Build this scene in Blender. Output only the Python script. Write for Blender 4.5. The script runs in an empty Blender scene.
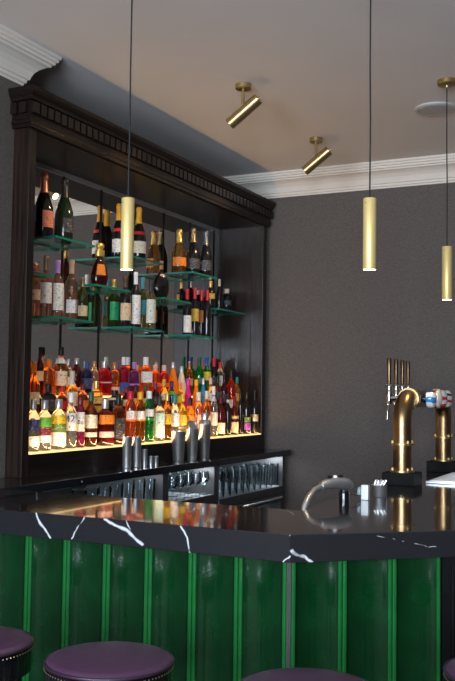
import bpy, bmesh, math, random
from mathutils import Vector, Matrix
random.seed(4)
PI = math.pi
scene = bpy.context.scene
COL = scene.collection

# ------------------------------------------------------------------ materials
MATS = {}
def mat(name):
    m = bpy.data.materials.new(name); m.use_nodes = True
    return m, m.node_tree.nodes, m.node_tree.links, m.node_tree.nodes['Principled BSDF']

def plain(name, col, rough=.5, metal=0., coat=0., spec=.5, bump=0., bscale=200., trans=0., ior=1.45, var=0., vscale=30., stretch=(1, 1, 1)):
    if name in MATS: return MATS[name]
    m, n, l, b = mat(name)
    b.inputs['Base Color'].default_value = (*col, 1)
    b.inputs['Roughness'].default_value = rough
    b.inputs['Metallic'].default_value = metal
    b.inputs['Coat Weight'].default_value = coat
    b.inputs['Coat Roughness'].default_value = .04
    b.inputs['Specular IOR Level'].default_value = spec
    b.inputs['Transmission Weight'].default_value = trans
    b.inputs['IOR'].default_value = ior
    if var or bump:
        tc = n.new('ShaderNodeTexCoord'); mp = n.new('ShaderNodeMapping'); mp.inputs['Scale'].default_value = stretch
        l.new(tc.outputs['Object'], mp.inputs['Vector'])
    if var:
        nz = n.new('ShaderNodeTexNoise'); nz.inputs['Scale'].default_value = vscale; nz.inputs['Detail'].default_value = 4
        l.new(mp.outputs['Vector'], nz.inputs['Vector'])
        r = n.new('ShaderNodeValToRGB')
        r.color_ramp.elements[0].position = .3; r.color_ramp.elements[1].position = .7
        r.color_ramp.elements[0].color = (*[c * (1 - var) for c in col], 1)
        r.color_ramp.elements[1].color = (*[min(1, c * (1 + var)) for c in col], 1)
        l.new(nz.outputs['Fac'], r.inputs['Fac']); l.new(r.outputs['Color'], b.inputs['Base Color'])
    if bump:
        n2 = n.new('ShaderNodeTexNoise'); n2.inputs['Scale'].default_value = bscale; n2.inputs['Detail'].default_value = 2
        l.new(mp.outputs['Vector'], n2.inputs['Vector'])
        bp = n.new('ShaderNodeBump'); bp.inputs['Strength'].default_value = bump; bp.inputs['Distance'].default_value = .002
        l.new(n2.outputs['Fac'], bp.inputs['Height']); l.new(bp.outputs['Normal'], b.inputs['Normal'])
    MATS[name] = m
    return m

def glow(name, col, strength):
    if name in MATS: return MATS[name]
    m, n, l, b = mat(name)
    b.inputs['Base Color'].default_value = (*col, 1)
    b.inputs['Emission Color'].default_value = (*col, 1)
    b.inputs['Emission Strength'].default_value = strength
    MATS[name] = m
    return m

def thin_glass(name, tint, refl=.12, rough=.02, edge=None):
    if name in MATS: return MATS[name]
    m, n, l, b = mat(name); n.remove(b)
    out = n['Material Output']
    t = n.new('ShaderNodeBsdfTransparent'); t.inputs['Color'].default_value = (*tint, 1)
    g = n.new('ShaderNodeBsdfGlossy'); g.inputs['Roughness'].default_value = rough; g.inputs['Color'].default_value = (.9, .95, .95, 1)
    lw = n.new('ShaderNodeLayerWeight'); lw.inputs['Blend'].default_value = .25
    mr = n.new('ShaderNodeMapRange'); mr.inputs['To Min'].default_value = refl * .5; mr.inputs['To Max'].default_value = edge or min(1, refl * 6)
    mx = n.new('ShaderNodeMixShader')
    l.new(lw.outputs['Fresnel'], mr.inputs['Value']); l.new(mr.outputs['Result'], mx.inputs['Fac'])
    l.new(t.outputs[0], mx.inputs[1]); l.new(g.outputs[0], mx.inputs[2]); l.new(mx.outputs[0], out.inputs['Surface'])
    MATS[name] = m
    return m

def wallpaper(name, col):
    m, n, l, b = mat(name)
    b.inputs['Roughness'].default_value = .8; b.inputs['Specular IOR Level'].default_value = .25
    tc = n.new('ShaderNodeTexCoord')
    cols = []
    for sc in ((300, 300, 90), (90, 90, 300)):
        mp = n.new('ShaderNodeMapping'); mp.inputs['Scale'].default_value = sc
        nz = n.new('ShaderNodeTexNoise'); nz.inputs['Scale'].default_value = 1.; nz.inputs['Detail'].default_value = 3
        l.new(tc.outputs['Object'], mp.inputs['Vector']); l.new(mp.outputs['Vector'], nz.inputs['Vector'])
        cols.append(nz.outputs['Fac'])
    ad = n.new('ShaderNodeMath'); ad.operation = 'ADD'; l.new(cols[0], ad.inputs[0]); l.new(cols[1], ad.inputs[1])
    r = n.new('ShaderNodeValToRGB'); r.color_ramp.elements[0].position = .36; r.color_ramp.elements[1].position = .64
    r.color_ramp.elements[0].color = (*[c * .66 for c in col], 1); r.color_ramp.elements[1].color = (*[c * 1.34 for c in col], 1)
    hf = n.new('ShaderNodeMath'); hf.operation = 'MULTIPLY'; hf.inputs[1].default_value = .5; l.new(ad.outputs[0], hf.inputs[0])
    l.new(hf.outputs[0], r.inputs['Fac']); l.new(r.outputs['Color'], b.inputs['Base Color'])
    bp = n.new('ShaderNodeBump'); bp.inputs['Strength'].default_value = .3; bp.inputs['Distance'].default_value = .002
    l.new(hf.outputs[0], bp.inputs['Height']); l.new(bp.outputs['Normal'], b.inputs['Normal'])
    return m

def marble(name, veins, rough=.12, coat=.3):
    """near black stone; veins = list of (A, B, width) segments in world metres"""
    m, n, l, b = mat(name)
    b.inputs['Roughness'].default_value = rough; b.inputs['Coat Weight'].default_value = coat
    tc = n.new('ShaderNodeTexCoord')
    nz = n.new('ShaderNodeTexNoise'); nz.inputs['Scale'].default_value = 22; nz.inputs['Detail'].default_value = 3
    l.new(tc.outputs['Object'], nz.inputs['Vector'])
    def vm(op, a, c=None, cv=None):
        k = n.new('ShaderNodeVectorMath'); k.operation = op; l.new(a, k.inputs[0])
        if c is not None: l.new(c, k.inputs[1])
        if cv is not None: k.inputs[1].default_value = cv
        return k
    def mm(op, a, c=None, cv=None, clamp=False):
        k = n.new('ShaderNodeMath'); k.operation = op; k.use_clamp = clamp; l.new(a, k.inputs[0])
        if c is not None: l.new(c, k.inputs[1])
        if cv is not None: k.inputs[1].default_value = cv
        return k.outputs[0]
    d = vm('SUBTRACT', nz.outputs['Color'], cv=(.5, .5, .5)); sc = n.new('ShaderNodeVectorMath'); sc.operation = 'SCALE'; sc.inputs['Scale'].default_value = .02
    l.new(d.outputs[0], sc.inputs[0])
    P = vm('ADD', tc.outputs['Object'], sc.outputs[0]).outputs[0]
    total = None
    for A, B, w in veins:
        A = Vector(A); B = Vector(B); ab = B - A
        pa = vm('SUBTRACT', P, cv=A).outputs[0]
        h = mm('MULTIPLY', vm('DOT_PRODUCT', pa, cv=ab).outputs['Value'], cv=1 / ab.length_squared, clamp=True)
        cmb = n.new('ShaderNodeVectorMath'); cmb.operation = 'SCALE'; cmb.inputs[0].default_value = ab; l.new(h, cmb.inputs['Scale'])
        ln = vm('LENGTH', vm('SUBTRACT', pa, cmb.outputs[0]).outputs[0]).outputs['Value']
        mr = n.new('ShaderNodeMapRange'); mr.inputs['From Min'].default_value = w * .4; mr.inputs['From Max'].default_value = w * 1.15
        mr.inputs['To Min'].default_value = 1; mr.inputs['To Max'].default_value = 0
        l.new(ln, mr.inputs['Value'])
        total = mr.outputs['Result'] if total is None else mm('MAXIMUM', total, mr.outputs['Result'])
    # faint hairline veins through the rest of the stone
    vo = n.new('ShaderNodeTexVoronoi'); vo.feature = 'DISTANCE_TO_EDGE'; vo.inputs['Scale'].default_value = 2.3
    big = n.new('ShaderNodeVectorMath'); big.operation = 'SCALE'; big.inputs['Scale'].default_value = 6.; l.new(sc.outputs[0], big.inputs[0])
    l.new(vm('ADD', tc.outputs['Object'], big.outputs[0]).outputs[0], vo.inputs['Vector'])
    mr = n.new('ShaderNodeMapRange'); mr.inputs['From Max'].default_value = .006; mr.inputs['To Min'].default_value = .007; mr.inputs['To Max'].default_value = 0
    l.new(vo.outputs['Distance'], mr.inputs['Value'])
    total = mr.outputs['Result'] if total is None else mm('MAXIMUM', total, mr.outputs['Result'])
    mx = n.new('ShaderNodeMix'); mx.data_type = 'RGBA'
    mx.inputs[6].default_value = (.012, .013, .016, 1); mx.inputs[7].default_value = (.75, .76, .78, 1)
    l.new(total, mx.inputs[0]); l.new(mx.outputs[2], b.inputs['Base Color'])
    return m

def wood(name, dark, light, rough=.35, stretch=(60, 60, 2.2)):
    m, n, l, b = mat(name)
    b.inputs['Roughness'].default_value = rough; b.inputs['Specular IOR Level'].default_value = .32
    tc = n.new('ShaderNodeTexCoord'); mp = n.new('ShaderNodeMapping'); mp.inputs['Scale'].default_value = stretch
    nz = n.new('ShaderNodeTexNoise'); nz.inputs['Scale'].default_value = 1.5; nz.inputs['Detail'].default_value = 5
    r = n.new('ShaderNodeValToRGB'); r.color_ramp.elements[0].position = .35; r.color_ramp.elements[1].position = .68
    r.color_ramp.elements[0].color = (*dark, 1); r.color_ramp.elements[1].color = (*light, 1)
    l.new(tc.outputs['Object'], mp.inputs['Vector']); l.new(mp.outputs['Vector'], nz.inputs['Vector'])
    l.new(nz.outputs['Fac'], r.inputs['Fac']); l.new(r.outputs['Color'], b.inputs['Base Color'])
    return m

# ------------------------------------------------------------------ mesh helpers
def BM(): return bmesh.new()
def box(bm, x0, x1, y0, y1, z0, z1):
    vs = [bm.verts.new(p) for p in ((x0, y0, z0), (x1, y0, z0), (x1, y1, z0), (x0, y1, z0), (x0, y0, z1), (x1, y0, z1), (x1, y1, z1), (x0, y1, z1))]
    fs = [bm.faces.new([vs[i] for i in f]) for f in ((3, 2, 1, 0), (4, 5, 6, 7), (0, 1, 5, 4), (1, 2, 6, 5), (2, 3, 7, 6), (3, 0, 4, 7))]
    return fs
def prism(bm, poly, z0, z1):
    a = [bm.verts.new((x, y, z0)) for x, y in poly]; b = [bm.verts.new((x, y, z1)) for x, y in poly]
    k = len(poly)
    bm.faces.new(a[::-1]); bm.faces.new(b)
    for i in range(k): bm.faces.new((a[i], a[(i + 1) % k], b[(i + 1) % k], b[i]))
def lathe(bm, prof, seg=20, c=(0, 0, 0), axis=None, n=2., sy=1., arc=None, caps=True):
    """revolve (r, z) pairs about an axis through c; n>2 squares the section; arc=(a0,a1) makes an open band"""
    M = Matrix.Translation(c)
    if axis is not None: M = M @ Vector((0, 0, 1)).rotation_difference(Vector(axis)).to_matrix().to_4x4()
    rings = []
    cnt = seg if arc is None else seg + 1
    for r, z in prof:
        ring = []
        for i in range(cnt):
            a = 2 * PI * (i + .5) / seg if arc is None else arc[0] + (arc[1] - arc[0]) * i / seg
            ca, sa = math.cos(a), math.sin(a)
            k = 1. if n == 2 else 1 / (abs(ca) ** n + abs(sa) ** n) ** (1 / n)
            ring.append(bm.verts.new(M @ Vector((r * k * ca, r * k * sa * sy, z))))
        rings.append(ring)
    for a, b in zip(rings, rings[1:]):
        for i in range(seg):
            j = (i + 1) % cnt
            bm.faces.new((a[i], a[j], b[j], b[i]))
    if caps and arc is None:
        bm.faces.new(rings[0][::-1]); bm.faces.new(rings[-1])
def tube(bm, pts, rad, seg=14, caps=True):
    pts = [Vector(p) for p in pts]
    if not hasattr(rad, '__len__'): rad = [rad] * len(pts)
    rings = []; up = None
    for i, p in enumerate(pts):
        t = (pts[min(i + 1, len(pts) - 1)] - pts[max(i - 1, 0)]).normalized()
        if up is None:
            up = Vector((0, 0, 1)) if abs(t.z) < .9 else Vector((1, 0, 0))
        s = t.cross(up).normalized(); up = s.cross(t).normalized()
        rings.append([bm.verts.new(p + (s * math.cos(2 * PI * k / seg) + up * math.sin(2 * PI * k / seg)) * rad[i]) for k in range(seg)])
    for a, b in zip(rings, rings[1:]):
        for k in range(seg): bm.faces.new((a[k], a[(k + 1) % seg], b[(k + 1) % seg], b[k]))
    if caps: bm.faces.new(rings[0][::-1]); bm.faces.new(rings[-1])
def obj(name, bm, m, parent=None, smooth=False, bevel=0.):
    bmesh.ops.recalc_face_normals(bm, faces=bm.faces[:])
    if bevel:
        bmesh.ops.bevel(bm, geom=[e for e in bm.edges if e.is_manifold and e.calc_face_angle(0) > .6], offset=bevel, segments=2, affect='EDGES', profile=.6)
    me = bpy.data.meshes.new(name); bm.to_mesh(me); bm.free()
    for k in (m if isinstance(m, (list, tuple)) else [m]): me.materials.append(k)
    if smooth:
        for p in me.polygons: p.use_smooth = True
        me.set_sharp_from_angle(angle=math.radians(38))
    o = bpy.data.objects.new(name, me); COL.objects.link(o)
    if parent is not None: o.parent = parent
    return o
def tag(o, label, cat, group=None):
    o['label'] = label; o['category'] = cat
    if group: o['group'] = group
    return o
def thing(name, label, cat, loc=(0, 0, 0), group=None, rz=0.):
    o = bpy.data.objects.new(name, None); o.empty_display_size = .05; COL.objects.link(o)
    o.location = loc; o.rotation_euler = (0, 0, rz)
    return tag(o, label, cat, group)
def struct(name, bm, m, smooth=False):
    o = obj(name, bm, m, None, smooth); o['kind'] = 'structure'
    return o
def copy_tree(root, loc, rz=None):
    def cp(o, parent):
        c = o.copy(); COL.objects.link(c); c.parent = parent
        for ch in list(o.children): cp(ch, c)
        return c
    r = cp(root, None); r.location = loc
    if rz is not None: r.rotation_euler = (0, 0, rz)
    return r
def light(name, kind, loc, energy, col, aim=None, parent=None, **kw):
    d = bpy.data.lights.new(name, kind); d.energy = energy; d.color = col
    for k, v in kw.items(): setattr(d, k, v)
    o = bpy.data.objects.new(name, d); COL.objects.link(o); o.location = loc
    if aim is not None: o.rotation_euler = Vector(aim).to_track_quat('-Z', 'Y').to_euler()
    if parent is not None: o.parent = parent
    return o

# ------------------------------------------------------------------ shared materials
M_wall = wallpaper('grasscloth', (.120, .101, .091))
M_ceil = plain('ceiling_paint', (.78, .75, .74), .8, spec=.2, var=.03, vscale=1.5)
M_crown = plain('crown_paint', (.78, .71, .63), .5)
M_floor = wood('floor_boards', (.05, .038, .030), (.11, .085, .068), .8, (3, 40, 40))
M_floor.node_tree.nodes['Principled BSDF'].inputs['Specular IOR Level'].default_value = .12
M_wood = wood('walnut_vertical', (.007, .0038, .0030), (.028, .0150, .0112), .33)
M_woodh = wood('walnut_horizontal', (.005, .0028, .0022), (.015, .0080, .0060), .33, (60, 2.2, 60))
M_mirror = plain('mirror_glass', (.80, .80, .78), .0, 1.)
M_black = plain('black_metal', (.007, .007, .007), .6, 0., 0., .15)
M_gloss = plain('black_gloss', (.006, .006, .007), .08, 0, .5)
M_brass = plain('satin_brass', (.96, .73, .29), .45, .45, bump=.02, bscale=90)
M_brassd = plain('aged_brass', (.48, .34, .15), .32, .9, var=.12, vscale=12)
M_bronze = plain('bronze_pipe', (.33, .215, .105), .31, 1., var=.12, vscale=9)
M_steel = plain('brushed_steel', (.82, .82, .82), .30, .92, bump=.03, bscale=400, stretch=(1, 1, .03))
M_chrome = plain('chrome', (.78, .79, .80), .07, 1.)
M_grey = plain('grey_laminate', (.060, .060, .063), .45, spec=.3)
M_tile = plain('green_glaze', (.0020, .030, .008), .12, 0, .16, var=.18, vscale=14)
M_lip = plain('green_glaze_ridge', (.008, .115, .024), .18, 0, .3, var=.12, vscale=14)
M_step = glow('lit_acrylic', (1., .66, .26), 1.25)
M_edge = plain('glass_edge', (.008, .19, .14), .15, 0, .5)
M_shelf = thin_glass('shelf_glass', (.90, .97, .94), .08)
M_glass = thin_glass('glassware', (.94, .96, .97), .07, .04, 1.)
M_pane = thin_glass('window_pane', (.97, .98, 1.), .02)
M_plastic = plain('white_plastic', (.80, .84, .88), .3)
M_cord = plain('black_cord', (.012, .012, .012), .6)

# ------------------------------------------------------------------ the room
XL, YF, ZC = -2.85, 6.33, 3.15            # left wall, far wall, ceiling
bm = BM(); box(bm, -3.4, 3.2, -3.4, 6.5, -.1, 0); struct('floor', bm, M_floor)
bm = BM(); box(bm, -3.4, 3.2, -3.4, 6.5, ZC, ZC + .1); struct('ceiling', bm, M_ceil)
bm = BM(); box(bm, -3.4, 3.2, YF, YF + .17, 0, ZC); struct('wall_far', bm, M_wall)
bm = BM(); box(bm, -3.4, XL, -3.2, 3.48, 0, ZC); struct('wall_left', bm, M_wall)
bm = BM(); box(bm, -3.4, -3.19, 3.48, YF, 0, ZC); struct('wall_alcove', bm, M_wall)
bm = BM(); box(bm, 3.0, 3.2, -3.2, YF, 0, ZC); struct('wall_right', bm, M_wall)
WIN = [(-2.2, -.7), (.3, 1.8)]
bm = BM()
xs = [-3.4] + [v for w in WIN for v in w] + [3.2]
for i in range(0, len(xs), 2): box(bm, xs[i], xs[i + 1], -3.4, -3.2, 0, ZC)
for a, b in WIN: box(bm, a, b, -3.4, -3.2, 0, .75); box(bm, a, b, -3.4, -3.2, 2.75, ZC)
struct('wall_near', bm, M_wall)
for i, (a, b) in enumerate(WIN):
    bm = BM()
    for x0, x1, z0, z1 in ((a, a + .06, .75, 2.75), (b - .06, b, .75, 2.75), (a + .06, b - .06, .75, .81), (a + .06, b - .06, 2.69, 2.75), (a + .06, b - .06, 1.73, 1.77)):
        box(bm, x0, x1, -3.33, -3.27, z0, z1)
    w = struct('window_%d' % (i + 1), bm, M_crown)
    bm = BM(); box(bm, a + .06, b - .06, -3.303, -3.297, .81, 2.69); p = obj('pane', bm, M_pane, w)
# crown mouldings
CP = [(0, 0), (.15, 0), (.15, .014), (.139, .018), (.139, .030), (.128, .034), (.126, .046), (.112, .050), (.110, .058),
      (.090, .064), (.066, .078), (.046, .098), (.034, .122), (.030, .134), (.019, .138), (.019, .152), (.008, .156), (.006, .166), (0, .166)]
def sweep(bm, fn, k):
    rows = [[bm.verts.new(fn(d, z, j)) for d, z in CP] for j in range(k)]
    for a, b in zip(rows, rows[1:]):
        for i in range(len(CP)):
            j = (i + 1) % len(CP); bm.faces.new((a[i], a[j], b[j], b[i]))
    bm.faces.new(rows[0]); bm.faces.new(rows[-1][::-1])
bm = BM(); sweep(bm, lambda d, z, j: ((-3.19, 3.0)[j], YF - d, ZC - z), 2); struct('trim_1', bm, M_crown)
bm = BM(); sweep(bm, lambda d, z, j: ((XL + d * .9, -3.2, ZC - z), (XL + d * .9, 3.48 + d * .9, ZC - z), (-3.19, 3.48 + d * .9, ZC - z))[j], 3); struct('trim_2', bm, M_crown)
bm = BM(); box(bm, -2.4, -1.37, YF - .018, YF, 0, .16); struct('baseboard_far', bm, M_crown)

# ------------------------------------------------------------------ back bar cabinet
X0, XM = -2.75, -3.13                     # front plane, mirror plane
YA, YB = 3.43, 6.24
Z0, ZT = 1.085, 2.93
cab = thing('back_bar_cabinet', 'tall dark walnut back bar with mirror back, dentil cornice and lit bottle steps', 'back bar', (0, 0, 0))
bm = BM(); box(bm, XL + .002, X0, YA, YA + .05, Z0, 2.78); obj('post', bm, M_wood, cab, bevel=.003)
bm = BM(); box(bm, XL + .002, X0, YB - .055, YB, Z0, 2.78); obj('post', bm, M_wood, cab, bevel=.003)
bm = BM(); box(bm, XM - .02, XL + .001, YB - .055, YB, Z0, 2.78); obj('side_panel', bm, M_wood, cab)
bm = BM(); box(bm, XM - .02, XL + .001, 3.485, 3.50, Z0, 2.78); obj('side_panel', bm, M_wood, cab)
bm = BM(); box(bm, XM - .02, X0 - .001, 3.485, YB - .056, 2.745, 2.78); obj('soffit', bm, M_woodh, cab)
bm = BM(); box(bm, XM - .02, XM, 3.50, YB - .056, 1.2, 2.745); obj('mirror', bm, M_mirror, cab)
bm = BM(); box(bm, XM, XM + .012, 3.50, YB - .056, 2.722, 2.745); obj('mirror_trim', bm, plain('trim_alu', (.42, .40, .37), .4, .6), cab)
bm = BM(); box(bm, X0 - .02, X0, YA + .05, YB - .055, Z0, 1.192); obj('plinth', bm, M_woodh, cab)
# cornice: profile swept round three sides, with a row of dentils
CO = [(0, 2.752), (.018, 2.752), (.018, 2.768), (.024, 2.772), (.024, 2.786), (.018, 2.79), (.018, 2.878), (.032, 2.880), (.036, 2.894), (.044, 2.906), (.050, 2.920), (.052, 2.938), (0, 2.938)]
bm = BM()
rows = []
for f in (lambda e: (XL + .003, YA - e), lambda e: (X0 + e, YA - e), lambda e: (X0 + e, min(YB + e, YF - .005)), lambda e: (XL + .003, min(YB + e, YF - .005))):
    rows.append([bm.verts.new((*f(e), z)) for e, z in CO])
for a, b in zip(rows, rows[1:]):
    for i in range(len(CO) - 1): bm.faces.new((a[i], a[i + 1], b[i + 1], b[i]))
box(bm, XL + .003, X0, YA, YB, 2.782, 2.928)
obj('cornice', bm, M_woodh, cab)
bm = BM()
y = YA - .018
while y < YB + .01:
    box(bm, X0 + .016, X0 + .036, y, y + .040, 2.818, 2.870); y += .0545
x = X0 - .01
while x > XL + .02:
    box(bm, x - .030, x + .006, YA - .036, YA - .016, 2.818, 2.870); x -= .0545
obj('dentil_moulding', bm, plain('walnut_plain', (.012, .0066, .005), .35, var=.2, vscale=40), cab)
# lit display steps
STEP = [(X0 - .128, X0 - .001, 1.193, 1.2), (X0 - .25, X0 - .128, 1.193, 1.335), (XM, X0 - .25, 1.193, 1.47)]
for a, b, z0, z1 in STEP:
    bm = BM(); box(bm, a, b, 3.50, YB - .056, z1 - .012, z1); o = obj('light_step', bm, M_step, cab)
    o['label'] = 'glowing warm white display step'
    if z1 > 1.25:
        bm = BM(); box(bm, a, b - .004, 3.50, YB - .056, z0, z1 - .0125); obj('riser', bm, M_woodh, cab)
light('ledge_led', 'AREA', (X0 - .006, (YA + YB) / 2, 1.204), 6.5, (1., .62, .28), (0, 0, 1), shape='RECTANGLE', size=.012, size_y=YB - YA - .15)
ROD = [3.46 + .379 * k for k in range(8)]
for k in range(1, 8):
    bm = BM(); box(bm, XM + .0005, XM + .006, ROD[k] - .0036, ROD[k] + .0036, 1.47, 2.722); obj('shelf_standard', bm, M_black, cab)
# glass shelves, staggered bay by bay
POS = ['first', 'second', 'third', 'fourth', 'fifth', 'sixth', 'seventh']
for lev, z, bays, txt in (('T', 2.298, (1, 3, 5), 'top'), ('L', 1.874, (1, 3, 5), 'lowest'), ('U', 2.085, (0, 2, 4, 6), 'middle height')):
    for j, k in enumerate(bays):
        y0 = ROD[k] + .009 if k else 3.503; y1 = ROD[k + 1] - .009
        if k == 6: y1 = YB - .058
        bm = BM(); fs = box(bm, XM + .013, -2.90, y0, y1, z, z + .012)
        for f in fs[2:]: f.material_index = 1
        o = obj('glass_shelf', bm, [M_shelf, M_edge])
        tag(o, '%s glass shelf in the %s mirror bay from the left post' % (txt, POS[k]), 'shelf', 'green edged glass shelves on the mirror')
        for yy in (y0 + .012, y1 - .012):
            bm2 = BM(); box(bm2, XM + .0125, XM + .05, yy - .003, yy + .003, z - .008, z - .0005); obj('bracket', bm2, M_grey, o)

# ------------------------------------------------------------------ bottles
PAL = dict(white=(.82, .82, .80), paper=(.80, .78, .73), cream=(.80, .70, .52), ivory=(.78, .75, .62), silver=(.6, .6, .62), black=(.010, .010, .011), charcoal=(.035, .036, .042),
    navy=(.02, .035, .13), blue=(.03, .09, .35), azure=(.08, .42, .55), teal=(.02, .26, .28), mint=(.50, .68, .62), forest=(.01, .09, .045), moss=(.12, .20, .03), lime=(.16, .50, .05), jade=(.02, .42, .16),
    yellow=(.85, .55, .03), lemon=(.80, .62, .05), mustard=(.60, .38, .05), gold=(.75, .50, .13), marigold=(.90, .42, .02), orange=(.85, .24, .02), tangerine=(.95, .26, .01), vermilion=(.8, .10, .01),
    rust=(.55, .17, .05), copper=(.62, .28, .12), rosegold=(.72, .27, .16), salmon=(.75, .25, .14), bronze=(.30, .21, .10), brown=(.10, .04, .02), tan=(.55, .36, .22), sand=(.66, .50, .31), pewter=(.20, .20, .21),
    red=(.65, .02, .02), crimson=(.55, .012, .03), maroon=(.16, .01, .018), plum=(.14, .02, .10), violet=(.22, .05, .35), lilac=(.42, .22, .55), blush=(.75, .48, .42), peach=(.85, .42, .22), magenta=(.75, .03, .30))
METALC = {'silver', 'gold', 'copper', 'rosegold', 'bronze', 'pewter'}
# liquids: (colour, transmission)
LIQ = dict(clear=((.93, .95, .95), .95), pale=((.96, .94, .88), .95), plum=((0.230, 0.016, 0.080), 0.65), brown=((0.145, 0.033, 0.007), 0.75), port=((0.112, 0.007, 0.010), 0.60), coral=((0.867, 0.161, 0.050), 0.90),
    amber=((0.836, 0.257, 0.023), 0.95), honey=((0.867, 0.415, 0.065), 0.95), green=((0.016, 0.302, 0.043), 0.80), yellow=((0.867, 0.590, 0.029), 0.85), peach=((0.867, 0.463, 0.230), 0.95), wine=((0.096, 0.006, 0.009), 0.60), ink=((.010, .009, .010), 0.),
    blackgreen=((.012, .022, .010), .0), navyglass=((0.016, 0.036, 0.161), 0.75), orangeglass=((0.899, 0.266, 0.010), 0.90), vermilionglass=((0.867, 0.112, 0.010), 0.85), scarlet=((0.763, 0.029, 0.007), 0.75), redglass=((0.531, 0.006, 0.023), 0.75),
    berry=((0.415, 0.010, 0.043), 0.75), violetglass=((0.213, 0.036, 0.275), 0.75), tangerine=((.98, .26, .01), .25), milk=((.85, .78, .66), .15), magenta=((.80, .03, .30), .25), azure=((.03, .35, .75), .4),
    leaf=((0.065, 0.339, 0.023), 0.80), mustardglass=((0.712, 0.367, 0.029), 0.75), rose=((0.794, 0.377, 0.248), 0.95), olive=((0.065, 0.080, 0.010), 0.75), straw=((0.531, 0.472, 0.161), 0.95), cognac=((0.043, 0.006, 0.002), 0.50), cava=((0.712, 0.339, 0.080), 0.95))
def capmat(c):
    return plain('cap_' + c, PAL[c], .32 if c in METALC else .4, .7 if c in METALC else 0.)
def labmat(c):
    key = 'label_' + c
    if key in MATS: return MATS[key]
    m = plain(key, PAL[c], .55); n, l = m.node_tree.nodes, m.node_tree.links
    tc = n.new('ShaderNodeTexCoord'); mp = n.new('ShaderNodeMapping'); mp.inputs['Scale'].default_value = (70, 70, 300)
    nz = n.new('ShaderNodeTexNoise'); nz.inputs['Scale'].default_value = 1.; nz.inputs['Detail'].default_value = 1
    l.new(tc.outputs['Object'], mp.inputs['Vector']); l.new(mp.outputs['Vector'], nz.inputs['Vector'])
    r = n.new('ShaderNodeValToRGB'); r.color_ramp.elements[0].position = .60; r.color_ramp.elements[1].position = .66
    col = PAL[c]; lum = sum(col) / 3
    r.color_ramp.elements[0].color = (*col, 1)
    r.color_ramp.elements[1].color = (*[v * .28 for v in col], 1) if lum > .12 else (*[min(1, v * 2.5 + .18) for v in col], 1)
    l.new(nz.outputs['Fac'], r.inputs['Fac']); l.new(r.outputs['Color'], m.node_tree.nodes['Principled BSDF'].inputs['Base Color'])
    return m
def liqmat(c):
    col, tr = LIQ[c]
    return plain('bottle_' + c, col, .05 if tr else .1, 0, .3, trans=tr, ior=1.36)
KIND = {  # body profile, closure profile, section exponent, depth factor
    'spirit': ([(.92, 0), (1, .02), (1, .58), (.94, .645), (.62, .73), (.37, .775), (.34, .84)], [(.41, .83), (.42, .84), (.42, .985), (.36, 1)], 2, 1),
    'gin': ([(.94, 0), (1, .02), (1, .62), (.90, .70), (.50, .765), (.38, .79), (.38, .82)], [(.46, .81), (.47, .82), (.47, .985), (.40, 1)], 2, 1),
    'square': ([(.94, 0), (1, .02), (1, .64), (.88, .70), (.44, .745), (.38, .77), (.38, .80)], [(.45, .79), (.46, .80), (.46, .985), (.38, 1)], 5, 1),
    'slim': ([(.95, 0), (1, .015), (1, .68), (.86, .76), (.50, .82), (.46, .86)], [(.56, .85), (.57, .86), (.57, .985), (.48, 1)], 2, 1),
    'wine': ([(.95, 0), (1, .02), (1, .56), (.93, .63), (.58, .715), (.40, .76), (.37, .79)], [(.40, .775), (.40, .93), (.43, .935), (.43, .985), (.38, 1)], 2, 1),
    'champ': ([(.95, 0), (1, .015), (1, .38), (.93, .47), (.70, .59), (.50, .67), (.42, .72)], [(.49, .67), (.42, .74), (.37, .86), (.38, .91), (.43, .92), (.42, .975), (.30, 1)], 2, 1),
    'taper': ([(.95, 0), (1, .02), (1, .30), (.84, .46), (.56, .66), (.38, .78), (.35, .84)], [(.40, .83), (.40, .975), (.33, 1)], 2, 1),
    'flask': ([(.35, 0), (.72, .07), (.95, .20), (1, .33), (.94, .46), (.72, .58), (.40, .67), (.23, .73), (.20, .80)], [(.24, .78), (.22, .96), (.26, .965), (.24, 1)], 2, .55),
    'decanter': ([(.50, 0), (.82, .05), (1, .17), (.98, .30), (.80, .47), (.48, .62), (.32, .68), (.30, .73)], [(.50, .70), (.54, .72), (.54, .84), (.34, .85), (.34, .87), (.48, .90), (.48, .965), (.30, 1)], 2, .62)}
def rad_at(prof, h):
    for (r0, z0), (r1, z1) in zip(prof, prof[1:]):
        if z0 <= h <= z1: return r0 + (r1 - r0) * (h - z0) / max(1e-6, z1 - z0)
    return prof[-1][0]
ZROW = dict(F=1.2, M=1.335, B=1.47, T=2.310, U=2.097, L=1.886)
GROUPS = dict(F='bottles on the front display ledge', M='bottles on the middle display step', B='bottles on the back display step', T='bottles on the top glass shelves', U='bottles on the middle height glass shelves', L='bottles on the lower glass shelves')
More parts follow.
